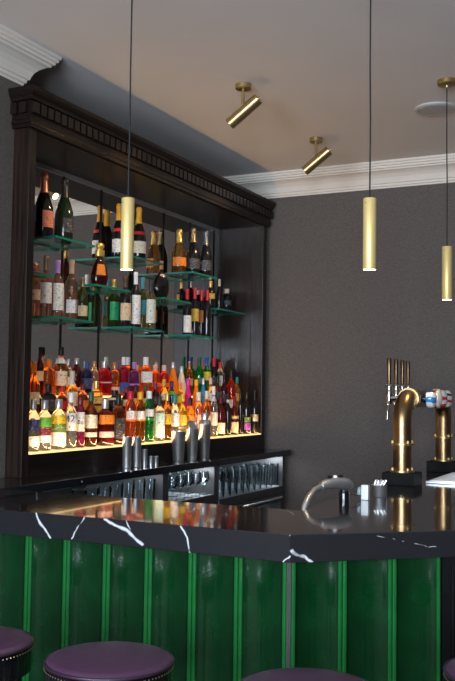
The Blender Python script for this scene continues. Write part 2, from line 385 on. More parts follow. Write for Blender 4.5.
def bottle(row, kind, x, y, R, H, body, cap, labels, text, name):
    z = ZROW[row]
    face = math.radians(-38 + random.uniform(-14, 14))
    if row == 'T' and y < 4.2: face = math.radians(12)
    root = thing(name, text, 'bottle', (x, y, z), GROUPS[row], face)
    bp, cp, n, sy = KIND[kind]
    rad = R if n == 2 else R * .93
    sx = 1.
    ax = (lambda p: [(r * rad, h * H) for r, h in p])
    def lay(bmx):   # flattened bottles show their broad side towards the bar
        if sy != 1:
            for v in bmx.verts: v.co.x *= sy
    bm = BM(); lathe(bm, ax(bp), 22, n=n); lay(bm); obj('body', bm, liqmat(body), root, True)
    bm = BM(); lathe(bm, ax(cp), 16); lay(bm)
    nm = {'champ': 'foil', 'wine': 'capsule', 'flask': 'capsule', 'decanter': 'stopper'}.get(kind, 'cap')
    obj(nm, bm, capmat(cap), root, True)
    for h0, h1, c in labels:
        hs = [h0 + (h1 - h0) * i / 4 for i in range(5)]
        full = h0 > .6
        pr = [(rad_at(bp, h) * rad * 1.012 + .0006, h * H) for h in hs]
        bm = BM()
        wdt = PI * .98 if full else (.6 if kind in ('decanter', 'flask') else 1.2)
        lathe(bm, pr, 26, n=n, arc=(-wdt, wdt)); lay(bm)
        o = obj('neck_label' if full else 'label', bm, labmat(c), root, True)
        o['label'] = '%s label' % c
    return root
BOTTLES = [
    ('F', 'gin', -2.815, 3.588, 0.0341, 0.25, 'clear', 'silver', [(0.1, 0.3, 'white'), (0.42, 0.62, 'navy')], 'clear bottle with navy label pressed against the left post, front row', 'spirit_bottle'),
    ('F', 'gin', -2.815, 3.678, 0.0372, 0.249, 'pale', 'silver', [(0.16, 0.3, 'white'), (0.3, 0.46, 'maroon'), (0.47, 0.66, 'lime')], 'clear silver-capped gin bottle with green over maroon label, front row', 'gin_bottle'),
    ('F', 'gin', -2.815, 3.795, 0.0393, 0.254, 'pale', 'silver', [(0.08, 0.34, 'white'), (0.34, 0.5, 'moss'), (0.51, 0.68, 'yellow')], 'clear silver-capped gin bottle with yellow over green and white label, front row', 'gin_bottle'),
    ('F', 'spirit', -2.815, 3.899, 0.0324, 0.285, 'clear', 'white', [(0.32, 0.64, 'white')], 'clear bottle with large white label printed 42, front row', 'spirit_bottle'),
    ('F', 'slim', -2.815, 3.983, 0.0263, 0.265, 'plum', 'maroon', [(0.32, 0.7, 'paper')], 'plum coloured bottle wrapped in pale label lettered Bo, front row', 'spirit_bottle'),
    ('F', 'spirit', -2.815, 4.08, 0.0348, 0.292, 'brown', 'forest', [(0.34, 0.58, 'cream'), (0.18, 0.26, 'cream')], 'brown rum bottle with cream labels and dark green cap, front row', 'rum_bottle'),
    ('F', 'square', -2.815, 4.216, 0.0467, 0.254, 'port', 'silver', [(0.18, 0.3, 'blush'), (0.46, 0.66, 'orange')], 'squat square dark red bottle with silver cap and orange label, front row', 'liqueur_bottle'),
    ('F', 'square', -2.815, 4.349, 0.0351, 0.282, 'brown', 'black', [(0.12, 0.52, 'charcoal')], 'square brown whiskey bottle with charcoal label and black cap, front row', 'whiskey_bottle'),
    ('F', 'slim', -2.815, 4.475, 0.0316, 0.3, 'coral', 'crimson', [(0.46, 0.62, 'white')], 'coral red gin bottle with pink cap and white label, front row', 'gin_bottle'),
    ('F', 'slim', -2.815, 4.581, 0.0322, 0.295, 'amber', 'marigold', [(0.46, 0.62, 'white')], 'amber orange gin bottle with marigold cap and white label, front row', 'gin_bottle'),
    ('F', 'slim', -2.815, 4.682, 0.0312, 0.301, 'green', 'white', [(0.5, 0.64, 'white')], 'emerald green gin bottle with white cap and white label, front row', 'gin_bottle'),
    ('F', 'square', -2.815, 4.803, 0.0334, 0.272, 'pale', 'charcoal', [(0.08, 0.62, 'mint')], 'clear square gin bottle with tall pale mint label, front row', 'gin_bottle'),
    ('F', 'spirit', -2.815, 4.9, 0.0293, 0.291, 'amber', 'gold', [(0.34, 0.56, 'yellow')], 'amber bottle with gold cap and yellow label behind first steel tin', 'spirit_bottle'),
    ('F', 'spirit', -2.815, 4.992, 0.0344, 0.278, 'clear', 'teal', [(0.3, 0.6, 'white')], 'clear bottle with blue green cap and white label behind first steel tin', 'spirit_bottle'),
    ('F', 'spirit', -2.815, 5.095, 0.0286, 0.285, 'yellow', 'yellow', [(0.26, 0.54, 'lemon')], 'yellow liqueur bottle with yellow cap between first and second steel tins', 'liqueur_bottle'),
    ('F', 'spirit', -2.815, 5.198, 0.0323, 0.26, 'amber', 'black', [(0.3, 0.56, 'orange')], 'amber bottle with black cap behind the strainer topped tin', 'spirit_bottle'),
    ('F', 'gin', -2.815, 5.312, 0.0328, 0.299, 'peach', 'cream', [(0.18, 0.5, 'blush')], 'peach liqueur bottle with cream cap between second and third steel tins', 'liqueur_bottle'),
    ('F', 'spirit', -2.815, 5.426, 0.0301, 0.307, 'amber', 'cream', [(0.2, 0.46, 'cream')], 'amber bottle with cream cap directly behind the capped shaker', 'spirit_bottle'),
    ('F', 'spirit', -2.815, 5.529, 0.0288, 0.341, 'clear', 'white', [(0.22, 0.48, 'paper'), (0.7, 0.8, 'white')], 'clear vodka bottle with white cap right of the capped shaker', 'vodka_bottle'),
    ('F', 'spirit', -2.815, 5.639, 0.031, 0.267, 'wine', 'maroon', [(0.06, 0.34, 'cream')], 'dark red vermouth bottle with low cream label, front row', 'vermouth_bottle'),
    ('F', 'wine', -2.815, 5.75, 0.0262, 0.288, 'ink', 'black', [(0.8, 0.86, 'white')], 'slender black bottle with white neck band, front row', 'wine_bottle'),
    ('F', 'wine', -2.815, 5.858, 0.0284, 0.267, 'wine', 'maroon', [(0.06, 0.34, 'sand'), (0.42, 0.5, 'gold')], 'dark red bottle with sand label and gold band, front row', 'wine_bottle'),
    ('F', 'slim', -2.815, 5.958, 0.0173, 0.296, 'ink', 'black', [], 'narrowest black bottle standing near the right end of the ledge', 'bitters_bottle'),
    ('F', 'spirit', -2.8, 6.032, 0.0291, 0.304, 'ink', 'black', [(0.1, 0.26, 'violet'), (0.28, 0.4, 'moss')], 'black bottle with violet and green label near right end of the ledge', 'liqueur_bottle'),
    ('F', 'wine', -2.785, 6.141, 0.0276, 0.319, 'ink', 'black', [(0.28, 0.44, 'sand')], 'black long-necked bottle at the far right end of the ledge', 'liqueur_bottle'),
    ('M', 'spirit', -2.94, 3.749, 0.0306, 0.306, 'amber', 'orange', [(0.3, 0.5, 'cream')], 'amber bottle beside the left post on the middle tier', 'spirit_bottle'),
    ('M', 'square', -2.94, 3.869, 0.0417, 0.196, 'ink', 'black', [(0.3, 0.58, 'charcoal')], 'broad black square bottle with black cap on the middle tier', 'whiskey_bottle'),
    ('M', 'spirit', -2.94, 3.99, 0.0293, 0.187, 'amber', 'red', [(0.34, 0.58, 'red')], 'amber bottle with red cap and red label on the middle tier', 'whiskey_bottle'),
    ('M', 'spirit', -2.94, 4.076, 0.0325, 0.269, 'honey', 'cream', [(0.3, 0.58, 'cream'), (0.72, 0.84, 'white')], 'honey whisky bottle with white neck label and cream cap, middle tier', 'whisky_bottle'),
    ('M', 'spirit', -2.94, 4.178, 0.0317, 0.2, 'amber', 'maroon', [(0.3, 0.55, 'orange')], 'amber bottle with maroon cap behind the lettered plum bottle', 'rum_bottle'),
    ('M', 'square', -2.94, 4.309, 0.0353, 0.219, 'honey', 'gold', [(0.42, 0.58, 'gold'), (0.2, 0.36, 'mustard')], 'square honey coloured whiskey bottle with gold labels on the middle tier', 'whiskey_bottle'),
    ('M', 'gin', -2.94, 4.499, 0.0467, 0.169, 'ink', 'black', [(0.66, 0.74, 'cream')], 'rounded black bottle with cream shoulder band on the middle tier', 'liqueur_bottle'),
    ('M', 'spirit', -2.94, 4.624, 0.0283, 0.188, 'wine', 'maroon', [(0.4, 0.6, 'cream')], 'dark red bottle behind the pink capped gin on the middle tier', 'liqueur_bottle'),
    ('M', 'spirit', -2.94, 4.73, 0.0303, 0.202, 'brown', 'black', [(0.4, 0.6, 'gold')], 'brown bottle with black cap and gold label on the middle tier', 'rum_bottle'),
    ('M', 'spirit', -2.94, 4.844, 0.0293, 0.203, 'brown', 'forest', [(0.4, 0.6, 'cream')], 'brown bottle with dark green cap behind the emerald gin bottle', 'rum_bottle'),
    ('M', 'spirit', -2.94, 4.962, 0.0315, 0.217, 'wine', 'plum', [(0.4, 0.6, 'charcoal')], 'wine red bottle with plum cap behind the square mint labelled gin', 'liqueur_bottle'),
    ('M', 'spirit', -2.94, 5.072, 0.0288, 0.244, 'honey', 'mustard', [(0.45, 0.62, 'cream')], 'honey bottle with mustard cap behind the gold capped amber one', 'whisky_bottle'),
    ('M', 'spirit', -2.94, 5.172, 0.0292, 0.233, 'navyglass', 'navy', [(0.62, 0.72, 'lime')], 'dark blue bottle with green shoulder band on the middle tier', 'liqueur_bottle'),
    ('M', 'spirit', -2.94, 5.28, 0.0297, 0.222, 'yellow', 'orange', [(0.4, 0.62, 'yellow')], 'yellow bottle with orange cap on the middle tier', 'liqueur_bottle'),
    ('M', 'taper', -2.94, 5.393, 0.0319, 0.251, 'magenta', 'magenta', [], 'bright magenta tapered liqueur bottle on the middle tier', 'liqueur_bottle'),
    ('M', 'taper', -2.94, 5.51, 0.0307, 0.249, 'tangerine', 'marigold', [], 'bright orange tapered liqueur bottle beside the magenta one', 'liqueur_bottle'),
    ('M', 'taper', -2.94, 5.613, 0.0295, 0.262, 'azure', 'silver', [], 'bright blue tapered liqueur bottle on the middle tier', 'liqueur_bottle'),
    ('M', 'spirit', -2.94, 5.724, 0.0282, 0.264, 'peach', 'blush', [(0.4, 0.6, 'paper')], 'peach bottle with pale pink cap right of the bright blue one', 'liqueur_bottle'),
    ('M', 'spirit', -2.94, 5.836, 0.0286, 0.28, 'brown', 'black', [(0.4, 0.6, 'charcoal')], 'dark brown bottle with black cap near right end of the middle tier', 'rum_bottle'),
    ('M', 'wine', -2.94, 5.941, 0.0272, 0.305, 'wine', 'black', [(0.3, 0.5, 'charcoal')], 'very dark red bottle with black neck foil on the middle tier', 'vermouth_bottle'),
    ('M', 'spirit', -2.94, 6.058, 0.0332, 0.33, 'scarlet', 'black', [(0.16, 0.34, 'white')], 'scarlet bitter bottle with black cap near right end of the middle tier', 'liqueur_bottle'),
    ('M', 'spirit', -2.94, 6.157, 0.028, 0.28, 'mustardglass', 'teal', [(0.36, 0.56, 'mustard')], 'mustard yellow bottle with teal cap, last on the middle tier', 'liqueur_bottle'),
    ('B', 'wine', -3.065, 3.954, 0.0215, 0.26, 'wine', 'black', [(0.3, 0.5, 'cream')], 'dark bottle with tall black cap behind the broad amber bottle', 'wine_bottle'),
    ('B', 'gin', -3.065, 4.024, 0.0462, 0.192, 'orangeglass', 'orange', [(0.06, 0.26, 'vermilion')], 'broad bright orange bottle with orange cap on the back tier', 'liqueur_bottle'),
    ('B', 'spirit', -3.065, 4.141, 0.0361, 0.269, 'amber', 'black', [(0.66, 0.78, 'white'), (0.2, 0.5, 'cream')], 'tall amber whisky bottle with black cap and white neck label', 'whisky_bottle'),
    ('B', 'spirit', -3.065, 4.209, 0.0267, 0.205, 'clear', 'silver', [(0.2, 0.5, 'cream')], 'clear bottle with silver cap right of the tall black capped whisky', 'spirit_bottle'),
    ('B', 'spirit', -3.065, 4.29, 0.0342, 0.214, 'wine', 'silver', [(0.12, 0.22, 'blush')], 'dark red sloe gin bottle with silver cap on the back tier', 'gin_bottle'),
    ('B', 'square', -3.065, 4.393, 0.0305, 0.2, 'navyglass', 'blue', [(0.2, 0.5, 'navy')], 'dark blue square bottle with blue cap on the back tier', 'gin_bottle'),
    ('B', 'spirit', -3.065, 4.467, 0.0279, 0.203, 'pale', 'copper', [(0.14, 0.36, 'paper')], 'clear bottle with copper cap left of the deep red square one', 'gin_bottle'),
    ('B', 'square', -3.065, 4.573, 0.0404, 0.207, 'redglass', 'silver', [(0.36, 0.4, 'blush')], 'deep red square gin bottle with silver cap on the back tier', 'gin_bottle'),
    ('B', 'square', -3.065, 4.686, 0.0304, 0.205, 'orangeglass', 'copper', [(0.08, 0.26, 'blush')], 'orange square gin bottle with copper cap on the back tier', 'gin_bottle'),
    ('B', 'square', -3.065, 4.786, 0.0309, 0.24, 'berry', 'white', [(0.1, 0.34, 'blue')], 'berry red square bottle with round white stopper and blue label', 'gin_bottle'),
    ('B', 'square', -3.065, 4.909, 0.0331, 0.213, 'violetglass', 'lilac', [(0.3, 0.36, 'lilac')], 'violet square gin bottle with lilac cap on the back tier', 'gin_bottle'),
    ('B', 'square', -3.065, 5.047, 0.0403, 0.25, 'orangeglass', 'white', [(0.34, 0.62, 'white')], 'orange square bottle with white stopper and white label, back tier', 'gin_bottle'),
    ('B', 'gin', -3.065, 5.168, 0.0345, 0.203, 'vermilionglass', 'peach', [(0.3, 0.42, 'orange')], 'vermilion gin bottle with peach cap on the back tier', 'gin_bottle'),
    ('B', 'gin', -3.065, 5.283, 0.0334, 0.206, 'scarlet', 'blush', [(0.3, 0.42, 'orange')], 'scarlet bottle with pale pink cap under the fourth shelf post', 'gin_bottle'),
    ('B', 'taper', -3.065, 5.407, 0.0357, 0.231, 'tangerine', 'silver', [], 'bright orange tapered bottle with silver cap on the back tier', 'liqueur_bottle'),
    ('B', 'taper', -3.065, 5.526, 0.0346, 0.207, 'milk', 'silver', [], 'milky white tapered bottle on the back tier', 'liqueur_bottle'),
    ('B', 'wine', -3.065, 5.64, 0.0264, 0.246, 'amber', 'copper', [(0.3, 0.5, 'copper')], 'slim amber bottle with copper foil left of the two green bottles', 'wine_bottle'),
    ('B', 'wine', -3.065, 5.788, 0.0341, 0.28, 'green', 'forest', [(0.3, 0.46, 'forest')], 'deep green bottle with dark green cap on the back tier', 'wine_bottle'),
    ('B', 'wine', -3.065, 5.899, 0.0346, 0.285, 'leaf', 'blue', [(0.4, 0.62, 'lemon')], 'leaf green bottle with blue cap and yellow label, back tier', 'wine_bottle'),
    ('B', 'wine', -3.065, 6.019, 0.0333, 0.282, 'ink', 'crimson', [(0.3, 0.5, 'charcoal')], 'black bottle with crimson cap on the back tier', 'wine_bottle'),
    ('B', 'spirit', -3.065, 6.122, 0.0319, 0.256, 'pale', 'red', [(0.3, 0.6, 'white')], 'clear bottle with bright red cap, last on the back tier', 'spirit_bottle'),
    ('T', 'champ', -3.01, 3.882, 0.0532, 0.345, 'ink', 'rosegold', [(0.14, 0.4, 'salmon')], 'black champagne bottle with rose gold foil, leftmost on the top shelf', 'champagne_bottle'),
    ('T', 'champ', -3.01, 4.065, 0.0523, 0.358, 'blackgreen', 'black', [(0.14, 0.36, 'charcoal')], 'dark green champagne bottle with black foil beside the rose gold one', 'champagne_bottle'),
    ('T', 'champ', -3.06, 4.691, 0.0445, 0.341, 'ink', 'marigold', [(0.48, 0.54, 'red'), (0.1, 0.34, 'white')], 'black champagne bottle with yellow foil left of the near brass pendant', 'champagne_bottle'),
    ('T', 'champ', -3.01, 4.843, 0.047, 0.344, 'ink', 'marigold', [(0.48, 0.54, 'red'), (0.14, 0.36, 'cream')], 'black champagne bottle with yellow foil right of the near brass pendant', 'champagne_bottle'),
    ('T', 'champ', -3.03, 5.4, 0.0495, 0.3, 'cava', 'gold', [(0.14, 0.34, 'orange')], 'rose sparkling wine bottle with orange label and gold foil, top shelf', 'sparkling_wine_bottle'),
    ('T', 'champ', -3.0, 5.546, 0.0487, 0.33, 'ink', 'bronze', [(0.12, 0.34, 'charcoal')], 'black prosecco bottle with bronze foil beside the rose sparkling wine', 'sparkling_wine_bottle'),
    ('T', 'champ', -2.95, 5.641, 0.0439, 0.321, 'ink', 'pewter', [(0.12, 0.34, 'charcoal')], 'black prosecco bottle with pewter foil, rightmost on the top shelf', 'sparkling_wine_bottle'),
    ('U', 'decanter', -3.01, 4.419, 0.0526, 0.265, 'cognac', 'gold', [(0.28, 0.52, 'orange')], 'flame shaped cognac decanter with gold collar and orange seal', 'cognac_decanter'),
    ('U', 'flask', -3.01, 5.132, 0.0589, 0.256, 'ink', 'copper', [(0.6, 0.66, 'blush')], 'round black flask bottle with copper neck foil', 'wine_flask'),
    ('U', 'wine', -3.01, 5.839, 0.0326, 0.206, 'ink', 'gold', [(0.36, 0.56, 'mustard')], 'black bottle with gold roundel label on the right hand shelf', 'liqueur_bottle'),
    ('U', 'wine', -3.01, 5.981, 0.024, 0.237, 'ink', 'cream', [], 'thin black bottle with cream cap on the right hand shelf', 'liqueur_bottle'),
    ('U', 'gin', -3.01, 6.107, 0.0356, 0.177, 'ink', 'sand', [(0.3, 0.5, 'charcoal')], 'squat dark bottle with pale sand cap at the right end', 'liqueur_bottle'),
    ('L', 'wine', -3.01, 3.824, 0.0314, 0.273, 'rose', 'rosegold', [(0.3, 0.5, 'blush')], 'rose wine bottle half hidden by the left post', 'wine_bottle'),
    ('L', 'wine', -3.01, 3.916, 0.0333, 0.328, 'rose', 'bronze', [(0.22, 0.56, 'paper')], 'rose wine bottle with bronze foil and narrow white label', 'wine_bottle'),
    ('L', 'wine', -3.01, 4.021, 0.034, 0.321, 'rose', 'lilac', [(0.14, 0.6, 'paper')], 'rose wine bottle with lilac foil and large white label', 'wine_bottle'),
    ('L', 'wine', -3.01, 4.147, 0.0361, 0.338, 'rose', 'tan', [(0.12, 0.34, 'white')], 'pale rose wine bottle with tan foil', 'wine_bottle'),
    ('L', 'wine', -2.95, 4.171, 0.0283, 0.243, 'olive', 'bronze', [(0.1, 0.34, 'sand')], 'olive green wine bottle with sand label at the shelf end', 'wine_bottle'),
    ('L', 'wine', -3.06, 4.652, 0.035, 0.293, 'olive', 'gold', [(0.14, 0.52, 'jade')], 'white wine bottle with bright green label and gold foil', 'wine_bottle'),
    ('L', 'wine', -2.97, 4.639, 0.0361, 0.306, 'ink', 'brown', [(0.12, 0.46, 'sand')], 'dark wine bottle with brown foil and cream label under the pendant', 'wine_bottle'),
    ('L', 'wine', -2.95, 4.724, 0.032, 0.34, 'ink', 'white', [(0.06, 0.58, 'paper')], 'black wine bottle with white foil and large white label', 'wine_bottle'),
    ('L', 'wine', -3.0, 4.887, 0.0267, 0.331, 'straw', 'azure', [(0.28, 0.56, 'azure')], 'straw coloured wine bottle with pale blue foil and label', 'wine_bottle'),
    ('L', 'wine', -2.93, 4.871, 0.0312, 0.307, 'straw', 'charcoal', [(0.12, 0.6, 'ivory')], 'straw coloured wine bottle with charcoal foil and leaf label', 'wine_bottle'),
    ('L', 'wine', -2.98, 5.436, 0.03, 0.314, 'ink', 'crimson', [(0.05, 0.42, 'paper')], 'red wine bottle with crimson foil and white label, left of four', 'wine_bottle'),
    ('L', 'wine', -2.98, 5.546, 0.0294, 0.333, 'ink', 'crimson', [(0.3, 0.56, 'mustard')], 'red wine bottle with crimson foil and yellow label, second of four', 'wine_bottle'),
    ('L', 'wine', -2.98, 5.646, 0.0274, 0.329, 'ink', 'crimson', [(0.3, 0.56, 'rust')], 'red wine bottle with crimson foil and rust label, third of four', 'wine_bottle'),
    ('L', 'wine', -2.921, 5.619, 0.0265, 0.324, 'ink', 'crimson', [], 'red wine bottle with crimson foil and no label, right of four', 'wine_bottle'),
]

for b in BOTTLES:
    r = bottle(*b)
    if 'printed 42' in b[9] or 'lettered Bo' in b[9]:
        word = '42' if '42' in b[9] else 'Bo'
        cu = bpy.data.curves.new('label_text', 'FONT'); cu.body = word; cu.size = .052 if word == '42' else .03
        cu.align_x = 'CENTER'; cu.align_y = 'CENTER'
        tmp = bpy.data.objects.new('label_text', cu); COL.objects.link(tmp)
        dg = bpy.context.evaluated_depsgraph_get(); me = bpy.data.meshes.new_from_object(tmp.evaluated_get(dg))
        bpy.data.objects.remove(tmp)
        Rr = b[4] * 1.03 + .001; zc = b[5] * (.53 if word == '42' else .5)
        off = -.15 if word == '42' else 0
        for v in me.vertices:
            a = v.co.x / Rr + off; v.co = Vector((Rr * math.cos(a), Rr * math.sin(a), zc + v.co.y))
        me.materials.append(capmat('black'))
        t = bpy.data.objects.new('label_text', me); COL.objects.link(t); t.parent = r
        r.rotation_euler = (0, 0, math.radians(-50))

# ------------------------------------------------------------------ back counter and coolers
VB = [((-2.54, 4.05, 1.085), (-2.62, 4.16, 1.085), .006), ((-2.54, 3.62, 1.07), (-2.60, 3.55, 1.085), .004), ((-2.54, 4.95, 1.085), (-2.58, 5.02, 1.085), .006)]
M_marble2 = marble('black_marble_back', VB)
bm = BM(); prism(bm, [(XL + .003, 3.0), (-2.54, 3.0), (-2.54, 6.255), (-3.18, 6.255), (-3.18, 3.485), (XL + .003, 3.485)], 1.045, 1.085)
tag(obj('back_counter', bm, M_marble2, bevel=.003), 'black marble back counter slab running below the lit bottles', 'counter')
XC = -2.585
M_cool = glow('cool_led', (.72, .88, 1.), 5.)
for i, (y0, y1, zs, lab) in enumerate(((3.36, 4.495, .870, 'grey under-counter cooler nearest the left post, mostly hidden by the bar'), (4.50, 5.13, .862, 'narrow grey under-counter cooler in the middle of the back counter'), (5.135, 6.235, .822, 'wide grey under-counter cooler at the far end beside the grey wall'))):
    t = thing('bottle_cooler', lab, 'cooler', (0, 0, 0), 'grey coolers under the back counter')
    for a in (y0, y1 - .03):
        bm = BM(); box(bm, -3.12, XC, a, a + .03, 0, 1.044); obj('side_panel', bm, M_grey, t)
    bm = BM(); box(bm, -3.12, XC + .002, y0 + .03, y1 - .03, zs - .046, zs); obj('glass_rack_shelf', bm, plain('pale_laminate', (.34, .35, .37), .45), t)
    bm = BM(); box(bm, XC + .0025, XC + .008, y0 + .03, y1 - .03, zs - .046, zs + .004); obj('shelf_lip', bm, M_grey, t)
    bm = BM(); box(bm, -3.12, -3.10, y0 + .03, y1 - .03, .06, 1.044); obj('back_panel', bm, plain('dark_laminate', (.010, .010, .012), .6, spec=.2), t)
    bm = BM(); box(bm, -3.10, XC - .02, y0 + .03, y1 - .03, .05, .10); obj('base_panel', bm, M_grey, t)
    dz = zs - .052
    bm = BM()
    for a, b, c, d in ((y0 + .032, y1 - .032, dz - .05, dz), (y0 + .032, y1 - .032, .11, .16), (y0 + .032, y0 + .075, .16, dz - .05), (y1 - .075, y1 - .032, .16, dz - .05)):
        box(bm, XC - .035, XC + .006, a, b, c, d)
    d = obj('door', bm, M_grey, t)
    bm = BM(); box(bm, XC - .018, XC - .012, y0 + .075, y1 - .075, .16, dz - .05); obj('door_pane', bm, M_pane, d)
    bm = BM(); tube(bm, [(XC + .025, y0 + .10, dz - .022), (XC + .025, y1 - .10, dz - .022)], .008, 10); obj('door_handle', bm, M_steel, d)
    bm = BM(); box(bm, -3.09, -3.07, y0 + .05, y1 - .05, dz - .05, dz - .035); obj('led_strip', bm, M_cool, t)
    bm = BM(); box(bm, -3.09, -3.075, y0 + .05, y1 - .05, 1.03, 1.042); obj('led_strip', bm, M_cool, t)
    light('cooler_light', 'AREA', (-2.85, (y0 + y1) / 2, 1.035), 0.6 * (y1 - y0), (.80, .92, 1.), (0, 0, -1), shape='RECTANGLE', size=.3, size_y=y1 - y0 - .1)
    light('cooler_light', 'AREA', (-2.68, y1 - .075, 1.035), (.3, 1.2, 1.6)[i], (.9, .96, 1.), (0, 0, -1), shape='RECTANGLE', size=.2, size_y=.05)
    light('cooler_light', 'AREA', (-2.85, (y0 + y1) / 2, dz - .06), 1.0 * (y1 - y0), (.6, .9, 1.), (0, 0, -1), shape='RECTANGLE', size=.3, size_y=y1 - y0 - .1)
gl = None
def tumbler(h, r):
    bm = BM()
    lathe(bm, [(r * .72, 0), (r * .78, .004), (r, h), (r - .002, h), (r * .76, .016), (0.001, .014)], 16, caps=False)
    return bm
def wineglass(h, r):
    bm = BM()
    lathe(bm, [(.001, .004), (r * .8, 0), (r * .8, .003), (.006, .008), (.004, .03), (.004, h * .42), (r * .6, h * .5), (r, h * .68), (r * .82, h), (r * .8, h), (r * .97, h * .68), (r * .56, h * .52), (.001, h * .45)], 16, caps=False)
    return bm
for y0, y1, zs, n, rows_, fn, hh, rr, lab, grp in ((5.20, 6.175, .822, 11, (-2.64, -2.745), tumbler, .165, .036, 'tall clear tumbler racked upright in the wide cooler at the far end', 'tumblers in the far cooler'),
        (4.565, 5.065, .862, 6, (-2.64, -2.745), wineglass, .145, .036, 'stemmed clear glass racked in the narrow middle cooler', 'stemmed glasses in the middle cooler'),
        (3.76, 4.43, .870, 7, (-2.65,), tumbler, .140, .036, 'clear tumbler in the shaded rack left of the middle cooler', 'tumblers in the near cooler')):
    proto = None
    for x in rows_:
        for k in range(n):
            y = y0 + (y1 - y0) * k / (n - 1) + random.uniform(-.004, .004)
            if proto is None:
                proto = obj('drinking_glass', fn(hh, rr), M_glass, None, True); tag(proto, lab, 'glass', grp); g = proto
            else:
                g = proto.copy(); COL.objects.link(g)
            g.location = (x, y, zs + .0005)

# ------------------------------------------------------------------ steel bar ware on the back counter
def vessel(name, label, x, y, h, r0, r1, group, extra=None):
    t = thing(name, label, 'measure' if 'measure' in name else 'shaker', (x, y, Z0 + .0005), group)
    bm = BM(); lathe(bm, [(.001, .002), (r0 * .95, 0), (r0, .004), (r1, h - .002), (r1 + .001, h), (r1 - .0015, h), (r0 - .001, .006), (.001, .006)], 24, caps=False)
    obj('cup', bm, M_steel, t, True)
    return t
for y, x, h, r, lab in ((4.195, -2.655, .168, .0235, 'tallest steel cylinder at the left of the row of measures'), (4.272, -2.640, .164, .0235, 'tall steel cylinder second from left in the row of measures'), (4.322, -2.62, .095, .0145, 'slim steel measure right of the two tall cylinders'), (4.358, -2.60, .056, .0125, 'small steel measure second from right in the row'), (4.395, -2.59, .054, .0125, 'small steel measure at the right end of the row')):
    vessel('spirit_measure', lab, x, y, h, r, r * 1.02, 'steel measures on the back counter')
t1 = vessel('shaker_tin', 'plain steel shaker tin, left of the three shakers', -2.665, 4.780, .178, .032, .044, 'steel shakers on the back counter')
t2 = vessel('shaker_tin', 'steel shaker tin with a strainer on top, middle of three shakers', -2.66, 4.945, .186, .029, .040, 'steel shakers on the back counter')
t3 = vessel('cocktail_shaker', 'steel cobbler shaker with narrow cap, right of the three shakers', -2.69, 5.165, .210, .031, .041, 'steel shakers on the back counter')
bm = BM(); lathe(bm, [(.041, .209), (.039, .222), (.028, .236), (.024, .240), (.024, .275), (.020, .282), (.001, .284)], 24); obj('shaker_cap', bm, M_steel, t3, True)
t = thing('cocktail_strainer', 'round steel strainer leaning across the mouth of the middle tin', 'strainer', (-2.66, 4.945, Z0 + .206))
ax = Vector((.75, -.35, .55)).normalized()
bm = BM(); lathe(bm, [(.001, -.002), (.036, -.002), (.038, 0), (.036, .002), (.001, .002)], 26, axis=ax, caps=False); obj('disc', bm, M_chrome, t, True)
bm = BM()
u = ax.cross(Vector((0, 0, 1))).normalized(); w = u.cross(ax)
tube(bm, [(u * math.cos(a) + w * math.sin(a)) * .034 + ax * .004 for a in [2 * PI * k / 24 for k in range(25)]], .004, 8); obj('spring', bm, M_steel, t, True)
bm = BM(); tube(bm, [u * .037, u * .075 - ax * .01, u * .095 - ax * .02], [.006, .006, .004], 8); obj('handle', bm, M_steel, t, True)

# ------------------------------------------------------------------ front bar
HB, TB = 1.045, .090
A = Vector((-1.117, 2.75)); tv = Vector((.7605, .6494)); nv = Vector((.6494, -.7605))
CE = A + tv * .68
VEIN = [
    ((-2.132, 2.75, 1.051), (-2.117, 2.75, 1.012), 0.004),
    ((-2.117, 2.75, 1.012), (-2.065, 2.75, 0.957), 0.0045),
    ((-2.583, 3.334, 1.045), (-2.132, 2.75, 1.051), 0.003),
    ((-1.917, 2.75, 1.037), (-1.972, 2.75, 0.961), 0.0028),
    ((-2.09, 3.009, 1.045), (-1.917, 2.75, 1.041), 0.002),
    ((-1.831, 2.75, 1.045), (-1.755, 2.75, 1.018), 0.006),
    ((-1.755, 2.75, 1.018), (-1.672, 2.75, 0.969), 0.0065),
    ((-1.739, 2.75, 1.047), (-1.726, 2.75, 1.013), 0.003),
    ((-2.013, 3.021, 1.045), (-1.831, 2.75, 1.047), 0.003),
    ((-1.518, 2.75, 1.043), (-1.494, 2.75, 1.004), 0.004),
    ((-1.494, 2.75, 1.004), (-1.481, 2.75, 0.955), 0.004),
    ((-1.113, 2.753, 0.993), (-1.083, 2.779, 0.976), 0.0065),
    ((-1.083, 2.779, 0.976), (-1.06, 2.799, 0.956), 0.005),
    ((-1.141, 2.75, 0.956), (-1.117, 2.75, 0.978), 0.003),
    ((-1.348, 3.296, 1.045), (-1.282, 3.203, 1.045), 0.003),
    ((-0.893, 2.941, 1.034), (-0.839, 2.987, 1.019), 0.0008),
    ((-0.839, 2.987, 1.019), (-0.7, 3.106, 0.984), 0.0009),
    ((-1.406, 3.684, 1.045), (-0.777, 3.618, 1.045), 0.0012),
]
M_marble = marble('black_marble', VEIN, .11, .55)
M_marble.node_tree.nodes['Principled BSDF'].inputs['Specular IOR Level'].default_value = .8
bm = BM(); prism(bm, [(XL + .003, 2.75), A, CE, (CE.x, 6.32), (-1.42, 6.32), (-1.42, 4.9), (-1.312, 3.41), (-1.30, 3.345), (XL + .003, 3.31)], HB - TB, HB)
tag(obj('bar_countertop', bm, M_marble, bevel=.003), 'polished black marble bar top with white veins and a canted corner', 'countertop')
bar = thing('bar_counter', 'bar counter clad in glossy green scalloped glazed panels', 'bar counter', (0, 0, 0))
ZB = HB - TB
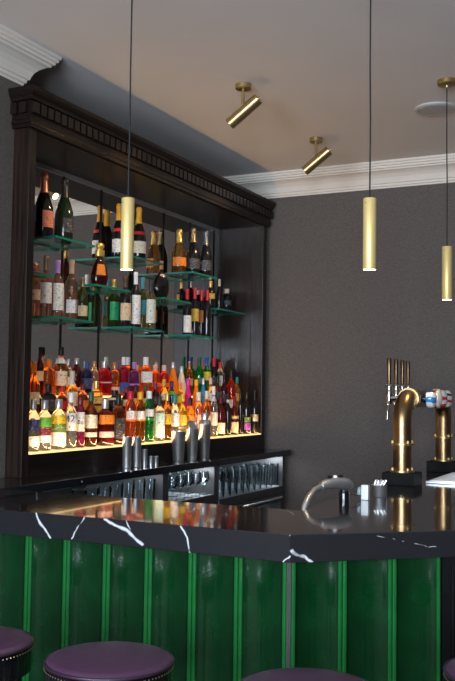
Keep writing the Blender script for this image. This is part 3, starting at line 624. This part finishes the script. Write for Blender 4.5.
bm = BM(); prism(bm, [(XL + .003, 2.83), (-1.16, 2.83), (-.66, 3.262), (-.66, 6.31), (-1.31, 6.31), (-1.31, 3.29), (XL + .003, 3.29)], 0, ZB - .0005); obj('carcass', bm, M_black, bar)
def panel(o, t, nrm, w):
    """scalloped tile: flat lips either side of a concave channel; o = bottom left corner on the lip plane"""
    prof = [(0, .004), (.0025, .0008), (.005, 0), (.0105, 0), (.013, .001), (.0145, .004)]
    a, b = .0145, w - .0145
    for k in range(1, 16):
        s = k / 16; prof.append((a + (b - a) * s, .004 + .022 * math.sin(PI * s) ** .8))
    prof += [(w - p, d) for p, d in prof[5::-1]]
    bm = BM()
    lo = [bm.verts.new((*(o + t * s - nrm * d), .08)) for s, d in prof]; hi = [bm.verts.new((*(o + t * s - nrm * d), ZB - .001)) for s, d in prof]
    bl = [bm.verts.new((*(o + t * s - nrm * .045), zz)) for s, zz in ((0, .08), (w, .08), (w, ZB - .001), (0, ZB - .001))]
    for i in range(len(prof) - 1):
        fc = bm.faces.new((lo[i], lo[i + 1], hi[i + 1], hi[i]))
        if i < 5 or i >= len(prof) - 6: fc.material_index = 1
    bm.faces.new((bl[0], bl[3], bl[2], bl[1]))
    bm.faces.new([bl[1]] + lo[::-1] + [bl[0]]); bm.faces.new([bl[3]] + hi + [bl[2]])
    bm.faces.new((lo[0], hi[0], bl[3], bl[0])); bm.faces.new((hi[-1], lo[-1], bl[1], bl[2]))
    obj('tile_panel', bm, [M_tile, M_lip], bar, True)
x = -1.137
while x > XL + .05:
    x2 = max(x - .174, XL + .004)
    panel(Vector((x2, 2.772)), Vector((1, 0)), Vector((0, -1)), x - x2 - .001); x = x2
A2 = A - nv * .020
for k in range(3): panel(A2 + tv * (.014 + .177 * k), tv, nv, .176)
bm = BM(); q = A2 - nv * .002
prism(bm, [(-1.1355, 2.7705), (-1.1285, 2.7655), (q.x + tv.x * .012, q.y + tv.y * .012), (q.x + tv.x * .012 - nv.x * .02, q.y + tv.y * .012 - nv.y * .02), (-1.1355, 2.795)], .08, ZB - .001); obj('corner_trim', bm, plain('trim_steel', (.35, .35, .36), .35, .8), bar)
bm = BM(); a = A2 + tv * .547; b = A2 + tv * .665; prism(bm, [a, b, b - nv * .045, a - nv * .045], 0, ZB - .001); obj('end_panel', bm, M_gloss, bar)
for s in (.585, .63):
    bm = BM(); a = A2 + tv * s + nv * .004; tube(bm, [(*a, .1), (*a, ZB - .03)], .003, 8); obj('end_panel_bead', bm, M_black, bar)
bm = BM(); prism(bm, [(XL + .004, 2.80), (-1.15, 2.80), (-.70, 3.185), (-.72, 3.205), (-1.16, 2.829), (XL + .004, 2.829)], 0, .079); obj('toe_kick', bm, M_black, bar)

# ------------------------------------------------------------------ bar stools
M_leather = plain('plum_leather', (.085, .036, .080), .42, bump=.12, bscale=60, var=.08, vscale=8)
M_pipe = plain('dark_piping', (.03, .016, .03), .4)
st = thing('bar_stool', '', 'stool')
bm = BM(); lathe(bm, [(.001, .731), (.165, .731), (.1735, .733), (.1735, .738), (.166, .744), (.150, .748), (.08, .752), (.001, .753)], 48, caps=False); obj('seat', bm, M_leather, st, True)
bm = BM(); tube(bm, [(.1745 * math.cos(2 * PI * k / 48), .1745 * math.sin(2 * PI * k / 48), .737) for k in range(49)], .0045, 8); obj('piping', bm, M_pipe, st, True)
bm = BM()
for k in range(90):
    a = 2 * PI * k / 90; lathe(bm, [(.0001, -.002), (.0022, 0), (.0001, .002)], 6, (.1765 * math.cos(a), .1765 * math.sin(a), .725), (math.cos(a), math.sin(a), 0), caps=False)
obj('nail_trim', bm, plain('nail_brass', (.35, .24, .14), .35, .8), st)
bm = BM(); lathe(bm, [(.16, .655), (.172, .660), (.1735, .730), (.16, .730)], 48); obj('seat_rim', bm, M_gloss, st, True)
for k in range(4):
    a = PI / 4 + k * PI / 2
    bm = BM(); tube(bm, [(.125 * math.cos(a), .125 * math.sin(a), .656), (.19 * math.cos(a), .19 * math.sin(a), .0)], [.017, .011], 12); obj('leg', bm, M_gloss, st, True)
bm = BM(); tube(bm, [(.172 * math.cos(2 * PI * k / 40), .172 * math.sin(2 * PI * k / 40), .25) for k in range(41)], .008, 8); obj('foot_ring', bm, M_brassd, st, True)
for k, (x, y, lab) in enumerate(((-1.853, 2.107, 'round plum leather bar stool cut off by the left edge'), (-1.404, 2.150, 'round plum leather bar stool, second from the left, whole seat visible'), (-.832, 2.172, 'round plum leather bar stool in front of the canted bar corner'), (-.400, 2.56, 'round bar stool beside the dark right end of the bar'))):
    s = st if k == 0 else copy_tree(st, (x, y, 0), k * .4)
    s.location = (x, y, 0); s.scale = (1, 1, 1.032); tag(s, lab, 'stool', 'plum bar stools along the bar')

# ------------------------------------------------------------------ beer tower
TX, T1, T2, ZP = -1.250, 4.58, 5.50, 1.480
tw = thing('beer_tower', 'bronze two-legged beer tower with four tap handles and round badges', 'beer tap', (0, 0, 0))
for y in (T1, T2):
    bm = BM(); box(bm, TX - .082, TX + .082, y - .085, y + .085, HB + .0005, HB + .062); o = obj('base', bm, M_black, tw, bevel=.003); o['label'] = 'black square base block'
    for z in (HB + .063, 1.245):
        bm = BM(); lathe(bm, [(.047, 0), (.064, 0), (.064, .009), (.047, .009)], 28, (TX, y, z)); f = obj('flange', bm, M_brassd, tw, True)
        for k in range(4):
            a = PI / 4 + k * PI / 2
            bm = BM(); lathe(bm, [(.001, -.005), (.0065, -.005), (.0065, .012), (.004, .018), (.001, .019)], 10, (TX + .056 * math.cos(a), y + .056 * math.sin(a), z + .004), caps=False); obj('bolt', bm, M_brass, f, True)
rb = .115
pts = [(TX, T1, HB + .062), (TX, T1, 1.2), (TX, T1, ZP - rb)] + [(TX, T1 + rb - rb * math.cos(a), ZP - rb + rb * math.sin(a)) for a in [PI / 2 * k / 8 for k in range(1, 9)]] + [(TX, T1 + .2, ZP)]
pts += [(TX, T2 - .2, ZP)] + [(TX, T2 - rb + rb * math.sin(a), ZP - rb + rb * math.cos(a)) for a in [PI / 2 * k / 8 for k in range(0, 8)]] + [(TX, T2, ZP - rb), (TX, T2, 1.2), (TX, T2, HB + .062)]
bm = BM(); tube(bm, pts, .0465, 26); obj('pipe', bm, M_bronze, tw, True)
for y in (T1 + .135, T2 - .15):
    bm = BM(); lathe(bm, [(.047, -.022), (.056, -.022), (.058, -.012), (.058, .012), (.056, .022), (.047, .022)], 28, (TX, y, ZP), (0, 1, 0)); obj('collar', bm, M_brassd, tw, True)
bm = BM(); tube(bm, [(TX, T1 + .165, ZP), (TX, T2 - .18, ZP)], .0485, 26); obj('sleeve', bm, M_gloss, tw, True)
def badge_mat(i):
    m, n, l, b = mat('badge_%d' % i)
    b.inputs['Roughness'].default_value = .15; b.inputs['Coat Weight'].default_value = .5
    tc = n.new('ShaderNodeTexCoord'); sp = n.new('ShaderNodeSeparateXYZ'); l.new(tc.outputs['Object'], sp.inputs[0])
    nz = n.new('ShaderNodeTexNoise'); nz.inputs['Scale'].default_value = 30; l.new(tc.outputs['Object'], nz.inputs['Vector'])
    ad = n.new('ShaderNodeMath'); ad.operation = 'MULTIPLY_ADD'; ad.inputs[1].default_value = .02; l.new(nz.outputs['Fac'], ad.inputs[0]); l.new(sp.outputs['Z'], ad.inputs[2])
    r = n.new('ShaderNodeValToRGB'); r.color_ramp.interpolation = 'CONSTANT'
    mr = n.new('ShaderNodeMapRange'); mr.inputs['From Min'].default_value = ZP - .04; mr.inputs['From Max'].default_value = ZP + .06
    l.new(ad.outputs[0], mr.inputs['Value']); l.new(mr.outputs['Result'], r.inputs['Fac'])
    W = (.85, .85, .83, 1)
    sch = {0: [(0, W), (.28, (.05, .25, .65, 1)), (.58, W), (.85, (.03, .05, .1, 1))], 1: [(0, W), (.9, W)], 2: [(0, (.65, .02, .02, 1)), (.22, W), (.42, (.65, .02, .02, 1)), (.62, W)], 3: [(0, W), (.30, (.60, .02, .02, 1)), (.45, W), (.66, (.02, .02, .03, 1)), (.8, W)]}[i]
    while len(r.color_ramp.elements) < len(sch): r.color_ramp.elements.new(.5)
    for e, (p, c) in zip(r.color_ramp.elements, sch): e.position = p; e.color = c
    l.new(r.outputs['Color'], b.inputs['Base Color'])
    return m
M_rim = plain('badge_rim_red', (.6, .02, .02), .25)
for i, y in enumerate((4.86, 4.995, 5.125, 5.245)):
    # badge lens on the customer side
    bm = BM(); tube(bm, [(TX + .045, y, ZP), (TX + .062, y, ZP)], .024, 16); f = obj('badge_mount', bm, M_gloss, tw, True)
    bm = BM(); lathe(bm, [(.001, 0), (.046, 0), (.049, .006), (.049, .022), (.044, .034), (.028, .042), (.001, .045)], 28, (TX + .062, y, ZP), (1, 0, 0), caps=False)
    o = obj('badge_lens', bm, badge_mat(i), f, True); o['label'] = ('blue and white', 'white', 'red and white', 'white with red and black marks')[i] + ' round badge'
    if i == 1:
        bm = BM(); lathe(bm, [(.049, .004), (.0515, .006), (.0515, .018), (.049, .020)], 28, (TX + .062, y, ZP), (1, 0, 0)); obj('badge_rim', bm, M_rim, f, True)
    # tap on the serving side
    yt = y - .07
    bm = BM(); tube(bm, [(TX - .044, yt, ZP), (TX - .13, yt, ZP)], [.017, .014], 14); tp = obj('tap', bm, M_chrome, tw, True)
    bm = BM(); tube(bm, [(TX - .13, yt, ZP + .055), (TX - .13, yt, ZP + .02), (TX - .13, yt, ZP - .035)], [.010, .019, .013], 14); obj('tap_body', bm, M_chrome, tp, True)
    bm = BM(); tube(bm, [(TX - .13, yt, ZP - .034), (TX - .138, yt, ZP - .07), (TX - .138, yt, ZP - .115)], [.009, .008, .007], 12); obj('spout', bm, M_chrome, tp, True)
    bm = BM(); lathe(bm, [(.012, 0), (.020, .002), (.020, .010), (.012, .014), (.012, .018), (.019, .022), (.017, .028), (.010, .032)], 16, (TX - .13, yt, ZP + .046)); obj('tap_collar', bm, M_chrome, tp, True)
    bm = BM(); lathe(bm, [(.010, 0), (.0105, .004), (.011, .09), (.0125, .132), (.010, .138), (.001, .139)], 16, (TX - .13, yt, ZP + .076)); o = obj('tap_handle', bm, plain('handle_bronze', (.20, .12, .065), .28, 1.), tp, True)
tr = thing('drip_tray', 'flat brushed steel drip tray on the bar behind the near tower leg', 'drip tray', (0, 0, 0))
bm = BM(); box(bm, -1.16, -.92, 4.70, 5.32, HB + .0005, HB + .012); obj('tray', bm, M_steel, tr, bevel=.002)
bm = BM()
for k in range(14): box(bm, -1.145, -.935, 4.72 + k * .042, 4.744 + k * .042, HB + .0122, HB + .015)
obj('grille', bm, plain('steel_grille', (.7, .71, .72), .35, .9), tr)

# ------------------------------------------------------------------ soda gun and bits at the inner edge
sg = thing('soda_gun', 'steel hosed soda gun resting at the inner edge of the bar', 'soda gun', (0, 0, 0))
bm = BM()
hp = [(-1.350, 3.385, .90), (-1.333, 3.410, 1.0), (-1.331, 3.425, 1.045), (-1.328, 3.46, 1.082), (-1.322, 3.51, 1.108), (-1.308, 3.570, 1.122)]
tube(bm, hp, .0125, 12); obj('hose', bm, M_steel, sg, True)
bm = BM(); tube(bm, [(-1.312, 3.562, 1.120), (-1.303, 3.58, 1.124), (-1.280, 3.62, 1.130), (-1.262, 3.65, 1.128), (-1.240, 3.685, 1.120), (-1.232, 3.70, 1.114)], [.017, .021, .024, .025, .027, .018], 14); obj('gun_body', bm, M_steel, sg, True)
for k in range(3):
    bm = BM(); lathe(bm, [(.009, 0), (.009, .008), (.006, .011)], 12, (-1.290 + k * .015, 3.605 + k * .026, 1.150)); obj('button', bm, M_plastic if k == 1 else M_black, sg, True)
bm = BM(); lathe(bm, [(.018, HB + .0005), (.023, HB + .001), (.023, 1.080), (.018, 1.098), (.001, 1.098)], 20, (-1.256, 3.69, 0)); o = obj('nozzle', bm, M_gloss, sg, True); o['label'] = 'black nozzle cup'
bm = BM(); tube(bm, [(-1.246, 3.728, 1.078), (-1.225, 3.765, 1.070), (-1.215, 3.785, 1.066)], .003, 8); obj('wire', bm, M_chrome, sg, True)
wh = thing('plastic_holder', 'small white plastic block with pale blue side, right of the soda gun', 'holder', (0, 0, 0))
bm = BM(); box(bm, -1.218, -1.186, 3.80, 3.825, HB + .0005, 1.110); o = obj('block', bm, M_plastic, wh, bevel=.004)
bm = BM(); lathe(bm, [(.001, 0), (.020, 0), (.020, .012), (.001, .014)], 18, (-1.219, 3.812, 1.080), (-1, 0, 0), caps=False); obj('knob', bm, plain('pale_blue', (.35, .48, .55), .3), wh, True)
ch = thing('chrome_holder', 'short round chrome cup holding metal pourers, in front of tower base', 'cup', (-1.185, 3.96, HB + .0005))
bm = BM(); lathe(bm, [(.001, .002), (.033, 0), (.035, .003), (.035, .050), (.037, .053), (.034, .053), (.032, .005), (.001, .005)], 28, caps=False); obj('cup', bm, M_steel, ch, True)
for k in range(7):
    a = k * .9; x, y = .016 * math.cos(a), .016 * math.sin(a)
    bm = BM(); tube(bm, [(x, y, .008), (x * 1.2, y * 1.2, .055), (x * 1.5 + .01, y * 1.5, .075)], [.009, .010, .004], 10); obj('pourer', bm, M_steel, ch, True)

# ------------------------------------------------------------------ lamps
WARM = (1., .70, .40)
M_bulb = glow('lamp_face', (1., .74, .42), 16.)
def pendant(x, y, zt, zb, lab):
    t = thing('pendant_light', lab, 'pendant lamp', (x, y, zb), 'slim brass pendants over the bar')
    h = zt - zb
    bm = BM(); lathe(bm, [(.0215, .004), (.0245, 0), (.0255, .002), (.0255, h - .002), (.024, h), (.004, h), (.004, h - .01), (.001, h - .01)], 32, caps=False); obj('shade', bm, M_brass, t, True)
    bm = BM(); lathe(bm, [(.001, .0005), (.0236, .0005), (.0222, .008), (.001, .008)], 24, caps=False); obj('bulb', bm, M_bulb, t)
    bm = BM(); lathe(bm, [(.001, 0), (.002, 0), (.002, .001), (.001, .0015)], 10, (-.008, -.0245, h - .02), (0, -1, 0), caps=False); obj('set_screw', bm, M_black, t)
    top = ZC - zb
    bm = BM(); tube(bm, [(0, 0, h - .005), (.0015, 0, h + .3), (-.001, .001, (h + top) * .55), (0, 0, top - .02)], .0032, 8); obj('cord', bm, M_cord, t, True)
    bm = BM(); lathe(bm, [(.006, top - .040), (.009, top - .030), (.046, top - .027), (.050, top - .022), (.050, top - .0005), (.001, top - .0005)], 32, caps=False); obj('canopy', bm, M_brassd, t, True)
    light('pendant_glow', 'SPOT', (x, y, zb - .004), 9, WARM, (0, 0, -1), spot_size=1.5, spot_blend=.6, shadow_soft_size=.02)
    return t
pendant(-1.907, 2.985, 2.251, 1.970, 'slim brass pendant hanging in front of the bottles on the left')
pendant(-1.060, 3.401, 2.263, 1.983, 'slim brass pendant hanging against the grey wall, middle of three')
pendant(-1.052, 4.710, 2.270, 1.992, 'slim brass pendant farthest right, with its ceiling canopy in view')
def spotlight(x, y, lab):
    t = thing('ceiling_spotlight', lab, 'spotlight', (x, y, ZC), 'adjustable brass spotlights on the ceiling')
    bm = BM(); lathe(bm, [(.001, -.0005), (.042, -.0005), (.042, -.026), (.040, -.028), (.001, -.028)], 30, caps=False); obj('canopy', bm, M_brassd, t, True)
    bm = BM(); tube(bm, [(0, 0, -.027), (0, 0, -.128)], .0085, 14); obj('stem', bm, M_brassd, t, True)
    ax = Vector((-.80, -.06, -.60)).normalized(); c = Vector((.006, 0, -.150))
    L = .205
    bm = BM(); lathe(bm, [(.001, -L / 2), (.030, -L / 2), (.032, -L / 2 + .002), (.032, L / 2 - .002), (.030, L / 2), (.027, L / 2), (.026, L / 2 - .012), (.001, L / 2 - .012)], 32, c, ax, caps=False); hd = obj('lamp_head', bm, M_brassd, t, True)
    bm = BM(); lathe(bm, [(.001, L / 2 - .010), (.024, L / 2 - .010), (.024, L / 2 - .006), (.001, L / 2 - .006)], 24, c, ax, caps=False); obj('bulb', bm, M_bulb, hd)
    bm = BM(); lathe(bm, [(.001, 0), (.006, 0), (.006, .010), (.001, .012)], 12, c - ax * (L / 2 + .0), -ax, caps=False); obj('knob', bm, M_brassd, hd, True)
    p = Vector((x, y, ZC)) + c + ax * (L / 2 + .003)
    light('spot_beam', 'SPOT', p, 28, WARM, ax, spot_size=1.1, spot_blend=.7, shadow_soft_size=.022)
    return t
spotlight(-2.056, 4.335, 'nearer brass ceiling spotlight tilted towards the bottles')
spotlight(-2.063, 5.460, 'farther brass ceiling spotlight near the white crown moulding')
cs = thing('ceiling_speaker', 'flat white round ceiling speaker behind the right pendant cord', 'ceiling speaker', (-1.215, 5.15, ZC))
bm = BM(); lathe(bm, [(.001, -.0005), (.118, -.0005), (.118, -.008), (.110, -.014), (.100, -.014), (.096, -.009), (.001, -.009)], 40, caps=False); obj('rim', bm, plain('speaker_white', (.55, .54, .52), .5), cs, True)
bm = BM(); lathe(bm, [(.001, -.010), (.095, -.010), (.093, -.014), (.001, -.016)], 40, caps=False); obj('grille', bm, plain('speaker_grille', (.48, .47, .45), .6, bump=.3, bscale=500), cs, True)

# ------------------------------------------------------------------ daylight, world
for i, (a, b) in enumerate(WIN):
    light('window_daylight', 'AREA', ((a + b) / 2, -3.45, 1.75), (330, 330)[i], (.80, .90, 1.), (0, 1, 0), shape='RECTANGLE', size=b - a, size_y=2.0)
w = bpy.data.worlds.new('sky'); scene.world = w; w.use_nodes = True
w.node_tree.nodes['Background'].inputs[0].default_value = (.55, .70, .95, 1); w.node_tree.nodes['Background'].inputs[1].default_value = .8

# ------------------------------------------------------------------ camera
cd = bpy.data.cameras.new('camera'); cam = bpy.data.objects.new('camera', cd); COL.objects.link(cam)
yaw, pit, rol = math.radians(26.1597), math.radians(3.25267), math.radians(.771586)
fw = Vector((-math.sin(yaw) * math.cos(pit), math.cos(yaw) * math.cos(pit), math.sin(pit)))
ri = Vector((math.cos(yaw), math.sin(yaw), 0)); up = ri.cross(fw)
r2 = ri * math.cos(rol) + up * math.sin(rol); u2 = up * math.cos(rol) - ri * math.sin(rol)
M = Matrix((r2, u2, -fw)).transposed().to_4x4(); M.translation = (0, 0, 1.5)
cam.matrix_world = M
cd.sensor_fit = 'HORIZONTAL'; cd.sensor_width = 36; cd.lens = 36 * 910.94 / 455; cd.clip_start = .05
scene.camera = cam
vs = scene.view_settings
vs.view_transform = 'Standard'; vs.look = 'None'; vs.gamma = 1; vs.use_curve_mapping = False; vs.exposure = .12
scene.cycles.max_bounces = 14; scene.cycles.transparent_max_bounces = 24; scene.cycles.glossy_bounces = 6; scene.cycles.transmission_bounces = 10
scene.cycles.caustics_reflective = True; scene.cycles.caustics_refractive = True; scene.cycles.sample_clamp_indirect = 6; scene.cycles.blur_glossy = .5
